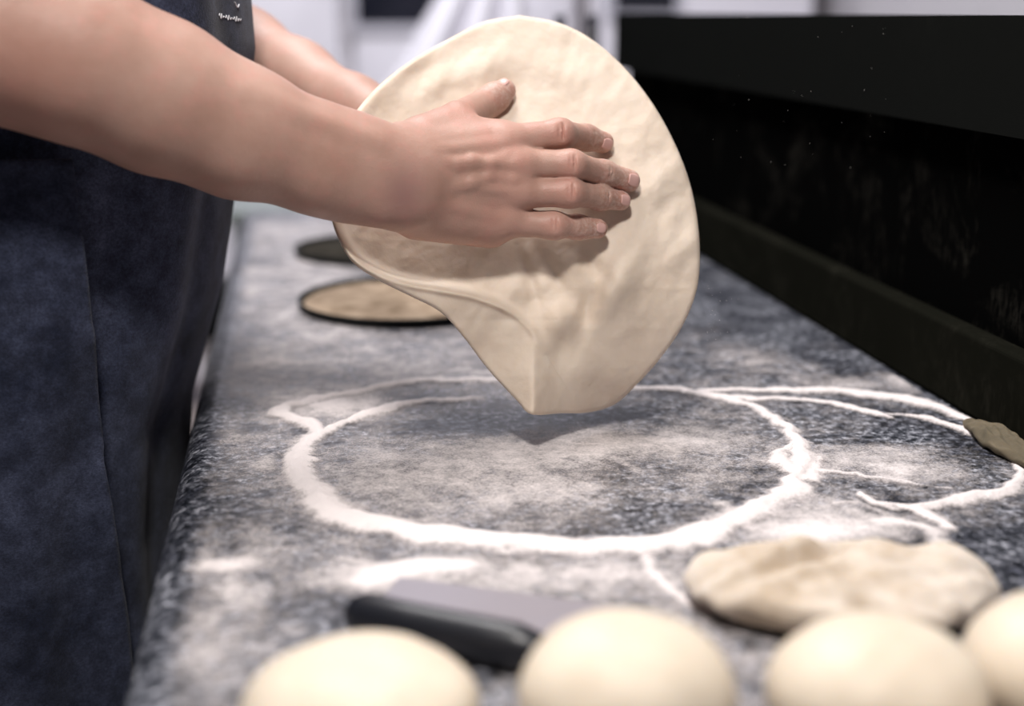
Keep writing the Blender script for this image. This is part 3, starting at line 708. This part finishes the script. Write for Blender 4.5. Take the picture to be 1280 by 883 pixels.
def leftarm():
    xs = axis([-.37, (-.14, .004), (.13, .0018)]); ys = axis([-.0, (.20, .0020), (.44, .004)]); zs = axis([-1.42, (-1.16, .004), (-1.035, .0018)])
    A = SDF(xs, ys, zs)
    ax = [(60, -190, 1.37, .052, 1), (170, -45, 1.34, .050, 1), (232, 22, 1.31, .045, 1), (305, 66, 1.27, .040, 1.05), (370, 101, 1.225, .0350, 1.1), (440, 138, 1.175, .0285, 1.2), (495, 168, 1.135, .0270, 1.3)]
    for p, q in zip(ax[:-1], ax[1:]): A.cone(loc(*p[:3]), loc(*q[:3]), p[3], q[3], .02, (p[4]+q[4])/2)
    def wb(x, y, r, c=0): return min(float(wd(x+dx, y+dy)) for dx in (-12, 0, 12) for dy in (-12, 0, 12))-.0035-r-c
    M = [(640, 235), (628, 270), (612, 300), (598, 325)]
    tips = [(775, 338, .0088), (745, 378, .0090), (700, 405, .0088), (640, 372, .0080)]
    mids = [(712, 275), (695, 325), (665, 355), (625, 352)]
    for (x, y) in M: A.cone(loc(520, 185+(y-235)*.35, 1.115), LW(x, y, wb(x, y, .015, .004)), .017, .0145, .012)
    A.cone(loc(540, 210, 1.11), LW(600, 260, wb(600, 260, .02, .006)), .024, .022, .014, 1.4)
    B = SDF(xs, ys, zs)
    for (x, y), (mx, my), (tx, ty, r) in zip(M, mids, tips):
        a = LW(x, y, wb(x, y, .0145, .004)); m_ = LW(mx, my, wb(mx, my, .0115, .006)); t_ = LW(tx, ty, wb(tx, ty, r)); hx, hy = (mx+tx)/2, (my+ty)/2; h = LW(hx, hy, wb(hx, hy, .0105, .004))
        B.cone(a, m_, .0130, .0112, .0012); B.cone(m_, h, .0112, .0100, .0012); B.cone(h, t_, .0100, r, .0012)
    A.merge(B, .006)
    T_ = SDF(xs, ys, zs)
    tp_ = [(540, 165, wb(540, 165, .016, .02), .0155), (590, 150, wb(590, 150, .0135, .004), .0135), (625, 150, wb(625, 150, .012, .002), .012), (655, 155, wb(655, 155, .0092, 0), .0092)]
    P3 = [LW(x, y, w) for x, y, w, r in tp_]
    for i in range(3): T_.cone(P3[i], P3[i+1], tp_[i][3], tp_[i+1][3], .004)
    A.merge(T_, .007)
    return surf_nets(A.F, xs, ys, zs)
LV, LF = leftarm()

# torso, neck, head, legs (mostly under clothes or above the frame), world axes
BX, BY = -.235, 1.185
def grow(prims, lo, hi, st_):
    S_ = SDF(*(np.arange(l, h, st_) for l, h in zip(lo, hi)))
    S_.F[:] = .2
    for p in prims: S_.cone(*p)
    return surf_nets(S_.F, *S_.g)
Relb = L2W(loc(-150, -190, .885)); Lelb = L2W(loc(60, -190, 1.37))
Rsh = np.array([-.33, 1.02, 1.475]); Lsh = np.array([-.33, 1.37, 1.475])
HD = np.array([-.27, BY, 1.66])
body = [((BX-.02, BY-.07, 1.34), (BX-.02, BY+.07, 1.34), .105, .105, .05), ((BX-.03, BY-.06, 1.08), (BX-.03, BY+.06, 1.08), .100, .100, .06),
        ((BX-.03, BY-.06, 1.0), (BX-.02, BY-.07, 1.3), .10, .10, .06), ((BX-.03, BY+.06, 1.0), (BX-.02, BY+.07, 1.3), .10, .10, .06),
        ((BX-.04, BY-.07, .93), (BX-.04, BY+.07, .93), .10, .10, .05),
        (Rsh, Lsh, .055, .055, .04), (tuple(Rsh), tuple(Relb), .060, .058, .03), (tuple(Lsh), tuple(Lelb), .058, .050, .03),
        ((BX-.05, BY, 1.42), (-.27, BY, 1.58), .060, .055, .03),
        (tuple(HD+[-.01, 0, .045]), tuple(HD+[.0, 0, -.01]), .088, .076, .03), (tuple(HD+[.03, 0, -.06]), tuple(HD+[.055, 0, -.075]), .042, .030, .02),
        (tuple(HD+[.088, 0, -.005]), tuple(HD+[.104, 0, -.025]), .010, .014, .008),
        (tuple(HD+[.085, -.016, -.062]), tuple(HD+[.085, .016, -.062]), .008, .008, .006),
        (tuple(HD+[-.005, -.082, .01]), tuple(HD+[-.012, -.085, -.02]), .014, .009, .008), (tuple(HD+[-.005, .082, .01]), tuple(HD+[-.012, .085, -.02]), .014, .009, .008)]
for s_ in (-1, 1):
    body += [((BX-.04, BY+s_*.085, .92), (BX-.05, BY+s_*.10, .50), .090, .060, .03), ((BX-.05, BY+s_*.10, .50), (BX-.07, BY+s_*.10, .09), .058, .038, .02),
             ((BX-.07, BY+s_*.10, .065), (BX+.09, BY+s_*.11, .045), .038, .030, .02)]
BV, BF = grow(body, (-.62, .80, -.01), (.02, 1.58, 1.86), .0085)
V = np.vstack([L2W(RV), L2W(LV), BV]); F = np.vstack([RF, LF+len(RV), BF+len(RV)+len(LV)])
person = mesh_obj('person', V, F, SKIN)
tag(person, 'person in a dark blue denim apron stretching a round of dough with both hands', 'person')
# skin attributes from anatomy
def bl(c, s): return np.exp(-(((V-L2W(c))/s)**2).sum(1))
mark = np.zeros(len(V)); red = np.zeros(len(V)); dust = np.zeros(len(V))
mark += .75*bl(LW(499, 246, .104), .015)+.3*bl(LW(512, 225, .10), .020)
for nm in ('index', 'middle', 'ring', 'little', 'thumb'):
    P3, rr_ = FG[nm]; red += .7*bl(P3[1]+[0, 0, .01], .010)+.8*bl(P3[-1], .011); dust += .6*bl(P3[-1], .016)+.40*bl(P3[-2], .016)+.25*bl(P3[1], .012)
    red += .35*bl(P3[0]+[0, 0, .012], .016)
red += .5*bl(loc(10, 120, .82), .05)
for nm, arr in (('mark', mark), ('red', red), ('dust', dust)):
    a_ = person.data.attributes.new(nm, 'FLOAT', 'POINT'); a_.data.foreach_set('value', np.clip(arr, 0, 1).astype(np.float32))

# fingernails
for nm, wdt, ln in (('index', .0092, .0100), ('middle', .0100, .0112), ('ring', .0088, .0096), ('little', .0078, .0086), ('thumb', .0120, .0130)):
    P3, rr_ = FG[nm]; a, b = P3[-2], P3[-1]; r_ = rr_[-1]
    ax_ = (b-a)/np.linalg.norm(b-a); up = np.array([0, 0, 1.]) if nm != 'thumb' else np.array([-.1, .75, .6])
    if nm == 'index': up = np.array([0, -.25, 1.])
    nz_ = up-ax_*(ax_@up); nz_ /= np.linalg.norm(nz_); sd_ = np.cross(nz_, ax_)
    vs = []; nu, nv = 12, 11
    for lay in (0, -.0009):
        for i in range(nu):
            u = i/(nu-1); s_ = b+ax_*(-ln*.62+ln*u)
            hw = wdt/2*(1-.35*(abs(2*u-1))**2.4)
            drop = .22*(max(0, u-.55))**2*ln*2
            rr2 = rr_[-2]+(r_-rr_[-2])*min(1, max(0, 1-(ln*.62-ln*u)/np.linalg.norm(b-a)))
            for j in range(nv):
                q_ = (j/(nv-1)-.5)*2*hw; ang = q_/rr2; rad_ = rr2+.00055+lay-drop
                vs.append(s_+nz_*rad_*math.cos(ang)+sd_*rad_*math.sin(ang))
    fs = []
    for i in range(nu-1):
        for j in range(nv-1):
            k_ = i*nv+j; fs += [(k_, k_+1, k_+nv+1, k_+nv), (k_+nu*nv, k_+nu*nv+nv, k_+nu*nv+nv+1, k_+nu*nv+1)]
    bd = [j for j in range(nv)]+[i*nv+nv-1 for i in range(1, nu)]+[(nu-1)*nv+j for j in range(nv-2, -1, -1)]+[i*nv for i in range(nu-2, 0, -1)]
    for k_ in range(len(bd)): a1, b1 = bd[k_], bd[(k_+1) % len(bd)]; fs.append((b1, a1, a1+nu*nv, b1+nu*nv))
    o = mesh_obj('fingernail', L2W(np.array(vs)), fs, NAIL, person)

# hair, shirt, trousers, shoes
hv, hf = grow([(tuple(HD+[-.03, 0, .055]), tuple(HD+[-.035, 0, .0]), .094, .080, .03)], (-.5, 1.0, 1.5), (-.1, 1.4, 1.85), .007)
mesh_obj('hair', hv, hf, HAIR, person)
ev = []
for s_ in (-1, 1):
    bm = bmesh.new(); bmesh.ops.create_uvsphere(bm, u_segments=16, v_segments=10, radius=.011, matrix=Matrix.Translation(tuple(HD+[.066, s_*.029, .0])))
    bm_obj('eye', bm, STITCH, person, True)
pad = .010
sh = [tuple([p[0], p[1], p[2]+pad, p[3]+pad, p[4]]) for p in body[:6]]
rs = Rsh+(Relb-Rsh)*.62; ls = Lsh+(Lelb-Lsh)*.62
sh += [(tuple(Rsh), tuple(rs), .075, .074, .03), (tuple(Lsh), tuple(ls), .072, .068, .03), ((BX-.05, BY, 1.42), (BX-.04, BY, 1.48), .075, .068, .03)]
sv, sf = grow(sh, (-.62, .80, .80), (.02, 1.58, 1.66), .008)
mesh_obj('shirt', sv, sf, SHIRT, person)
tr_ = [tuple([p[0], p[1], p[2]+pad, p[3]+pad, p[4]]) for p in body[15:] if p[0][2] > .08]
tr_.append(((BX-.04, BY-.07, .93), (BX-.04, BY+.07, .93), .108, .108, .05))
tv, tf = grow(tr_, (-.55, .85, .06), (.02, 1.55, 1.1), .009)
mesh_obj('trousers', tv, tf, TROUS, person)
for s_ in (-1, 1):
    v2, f2 = grow([((BX-.09, BY+s_*.10, .055), (BX+.10, BY+s_*.112, .045), .050, .042, .02), ((BX-.09, BY+s_*.10, .03), (BX+.11, BY+s_*.112, .03), .030, .030, .01)], (-.5, .85, -.02), (0, 1.55, .2), .007)
    v2 = v2.copy(); v2[:, 2] = np.maximum(v2[:, 2], 0.)
    mesh_obj('shoe', v2, f2, SHOE, person)

# apron: wraps the front, with an overlapping near panel
def apron_x(z):              # front reach of the apron at height z
    return float(np.interp(z, [.40, .60, .80, .90, 1.00, 1.08, 1.20, 1.35, 1.50], [-.135, -.128, -.124, -.113, -.080, -.064, -.040, -.045, -.09]))
def apron_pt(th_, z, off, seed=0):
    # th_: 0 = straight front (+X), -90 deg = towards the viewer
    xf = apron_x(z); hx = .135+.02*(1.2-z); hy = .182+.03*max(0, 1.1-z)
    c_, s_ = math.cos(th_), math.sin(th_); n_ = 2.5
    fold = .004*math.sin(th_*9+1.2+z*1.4)+.0010*math.sin(th_*19+z*2.2)
    fold *= np.interp(z, [.5, .9, 1.2], [1.6, 1.2, .7])
    x = (xf-hx)+(hx+off+fold)*math.copysign(abs(c_)**(2/n_), c_); y = BY+(hy+off+fold)*math.copysign(abs(s_)**(2/n_), s_)
    return x, y, z
def wrap(name, t0, t1, z0_, z1_, off, mat, parent, nt=160, nz_=120, thick=.0035, t1f=None):
    vs = []
    for j in range(nz_):
        z = z0_+(z1_-z0_)*j/(nz_-1); a0 = t0; a1 = t1f(z) if t1f else t1
        for i in range(nt): vs.append(apron_pt(a0+(a1-a0)*i/(nt-1), z, off(a0+(a1-a0)*i/(nt-1), z) if callable(off) else off))
    fs = [(j*nt+i, j*nt+i+1, (j+1)*nt+i+1, (j+1)*nt+i) for j in range(nz_-1) for i in range(nt-1)]
    o = mesh_obj(name, vs, fs, mat, parent); m_ = o.modifiers.new('s', 'SOLIDIFY'); m_.thickness = thick; m_.offset = 0
    return o
ap = wrap('apron', math.radians(-100), math.radians(95), .40, 1.46, .004, DENIM, person)
def find_edge(z):
    best = (1e9, -70)
    for i in range(-1100, -300, 3):
        d_ = np.array(apron_pt(math.radians(i/10), z, .03))-C_; Z = d_@F_
        e_ = abs(640+f*(d_@R_)/Z-np.interp(441.5-f*(d_@U_)/Z, [100, 180, 300, 520, 700, 790, 1000], [78, 86, 104, 124, 150, 164, 180]))
        if e_ < best[0]: best = (e_, i/10)
    return best[1]
EZ = list(np.linspace(.36, 1.16, 17)); ET = [find_edge(z) for z in EZ]
def edge_th(z): return math.radians(float(np.interp(z, EZ, ET)))
pn = wrap('apron_panel', math.radians(-165), None, .38, 1.13, lambda a_, z: .030+.003*math.sin(z*6+1), DENIM, ap, t1f=edge_th, nt=90)
# white stitching near the top of the apron (as photographed: a short wavy run and a small tick)
def surf_hit(px, py):        # nearest apron point to a view ray
    best = None
    for i in range(-90, 20):
        for z in np.linspace(1.15, 1.32, 60):
            q_ = np.array(apron_pt(math.radians(i), z, .007)); d_ = q_-C_; Z = d_@F_
            sx_, sy_ = 640+f*(d_@R_)/Z, 441.5-f*(d_@U_)/Z; e_ = (sx_-px)**2+(sy_-py)**2
            if best is None or e_ < best[0]-9 or (e_ < best[0]+9 and Z < best[2]-.004): best = (e_, q_, Z, math.radians(i), z)
    return best
h0 = surf_hit(290, 18)
def thread(pts, rad=.0007):
    cu = bpy.data.curves.new('st', 'CURVE'); cu.dimensions = '3D'; cu.bevel_depth = rad; cu.bevel_resolution = 2
    sp = cu.splines.new('POLY'); sp.points.add(len(pts)-1)
    for s_, q_ in zip(sp.points, pts): s_.co = (*q_, 1)
    o_ = bpy.data.objects.new('st', cu); COL.objects.link(o_); dg = bpy.context.evaluated_depsgraph_get()
    me_ = bpy.data.meshes.new_from_object(o_.evaluated_get(dg)); COL.objects.unlink(o_); bpy.data.objects.remove(o_)
    ob = bpy.data.objects.new('stitching', me_); COL.objects.link(ob); me_.materials.append(STITCH); ob.parent = ap; return ob
thread([apron_pt(h0[3]+math.radians(-7+s_*14/60), h0[4]+.0021*math.sin(s_*.42*2.3)*(.6+.4*math.sin(s_*.31))-.00006*s_, .0062) for s_ in range(61)], .00038)['label'] = 'wavy white thread stitching'
h1 = surf_hit(297, 5)
thread([apron_pt(h1[3]+math.radians(-1.6+s_*.5), h1[4]+.0018*math.cos(s_*.9)-.0002*s_, .0062) for s_ in range(7)], .0005)['label'] = 'short white stitch'
# neck straps
for s_ in (-1, 1):
    bm = bmesh.new(); prev_ = None
    path = [(-.135, BY+s_*.09, 1.45), (-.17, BY+s_*.085, 1.50), (-.26, BY+s_*.075, 1.545), (-.34, BY+s_*.05, 1.53)]
    for q_ in path:
        a_ = bm.verts.new((q_[0], q_[1]-.014, q_[2])); b_ = bm.verts.new((q_[0], q_[1]+.014, q_[2]))
        if prev_: bm.faces.new((prev_[0], prev_[1], b_, a_))
        prev_ = (a_, b_)
    o = bm_obj('strap', bm, DENIM, ap); o.modifiers.new('s', 'SOLIDIFY').thickness = .003

# ------------------------------------------------------------------ specks of flour in the air are tiny grains
gv = []; gf = []
for _ in range(60):
    t_ = rng.random()
    if t_ < .6: px, py, Z = 884+abs(rng.normal())*12, 390+rng.normal()*30, 1.03+rng.normal()*.01
    else: px, py, Z = 890+rng.random()*240, 10+rng.random()*200, 1.05+rng.normal()*.06
    c_ = P(px, py, Z); r0 = .00016+.0002*rng.random()
    b_ = len(gv)
    for dx, dy, dz in ((1, 0, 0), (-1, 0, 0), (0, 1, 0), (0, -1, 0), (0, 0, 1), (0, 0, -1)): gv.append(c_+np.array([dx, dy, dz])*r0)
    for a_ in (0, 1):
        for b2 in (2, 3):
            for c2 in (4, 5): gf.append((b_+a_, b_+b2, b_+c2))
o = mesh_obj('flour_specks', gv, gf, Mat('flour_grain', (.8, .76, .72), .9).m)
tag(o, 'tiny grains of flour flying off the edge of the dough', 'flour', None, 'stuff')

# ------------------------------------------------------------------ light
def area(name, l, target, size, power, col=(1, 1, 1), sy=None):
    d_ = bpy.data.lights.new(name, 'AREA'); d_.size = size; d_.energy = power; d_.color = col
    if sy: d_.shape = 'RECTANGLE'; d_.size_y = sy
    o_ = bpy.data.objects.new(name, d_); COL.objects.link(o_); o_.location = l
    o_.rotation_euler = (Vector(target)-Vector(l)).to_track_quat('-Z', 'Y').to_euler(); return o_
area('ceiling_lamp', (-.08, .12, 2.14), (.15, 1.0, .95), .16, 16.5, (1, .95, .90))
area('fill_overhead', (-.05, 1.35, 2.6), (.1, 1.15, .9), .7, 26, (1, .96, .94))  # unseen soft light added to lift the arm tops, dough rim and counter
area('fill_back', (.3, 2.9, 2.75), (.1, 4.3, 1.0), 1.2, 44, (.96, .95, 1))  # unseen fill added to brighten the cabinets and back wall
area('fill_middle', (-.1, 2.0, 2.7), (.0, 1.9, .9), .8, 14, (.93, .94, 1))  # unseen soft fill above the far part of the counter
w_ = bpy.data.worlds.new('World'); SC.world = w_; w_.use_nodes = True
w_.node_tree.nodes['Background'].inputs[0].default_value = (.85, .86, 1, 1); w_.node_tree.nodes['Background'].inputs[1].default_value = .08

# ------------------------------------------------------------------ camera
cd = bpy.data.cameras.new('camera'); cam = bpy.data.objects.new('camera', cd); COL.objects.link(cam); SC.camera = cam
cd.sensor_fit = 'HORIZONTAL'; cd.sensor_width = 36; cd.lens = 36*f/1280; cd.clip_start = .01
M = Matrix(((R_[0], U_[0], -F_[0]), (R_[1], U_[1], -F_[1]), (R_[2], U_[2], -F_[2]))).to_4x4(); M.translation = Vector(C_); cam.matrix_world = M
cd.dof.use_dof = True; cd.dof.focus_distance = 1.0; cd.dof.aperture_fstop = 2.2; cd.dof.aperture_blades = 9
vs_ = SC.view_settings; SC.display_settings.display_device = 'sRGB'; vs_.view_transform = 'Standard'; vs_.look = 'None'; vs_.exposure = 0; vs_.gamma = 1; vs_.use_curve_mapping = False
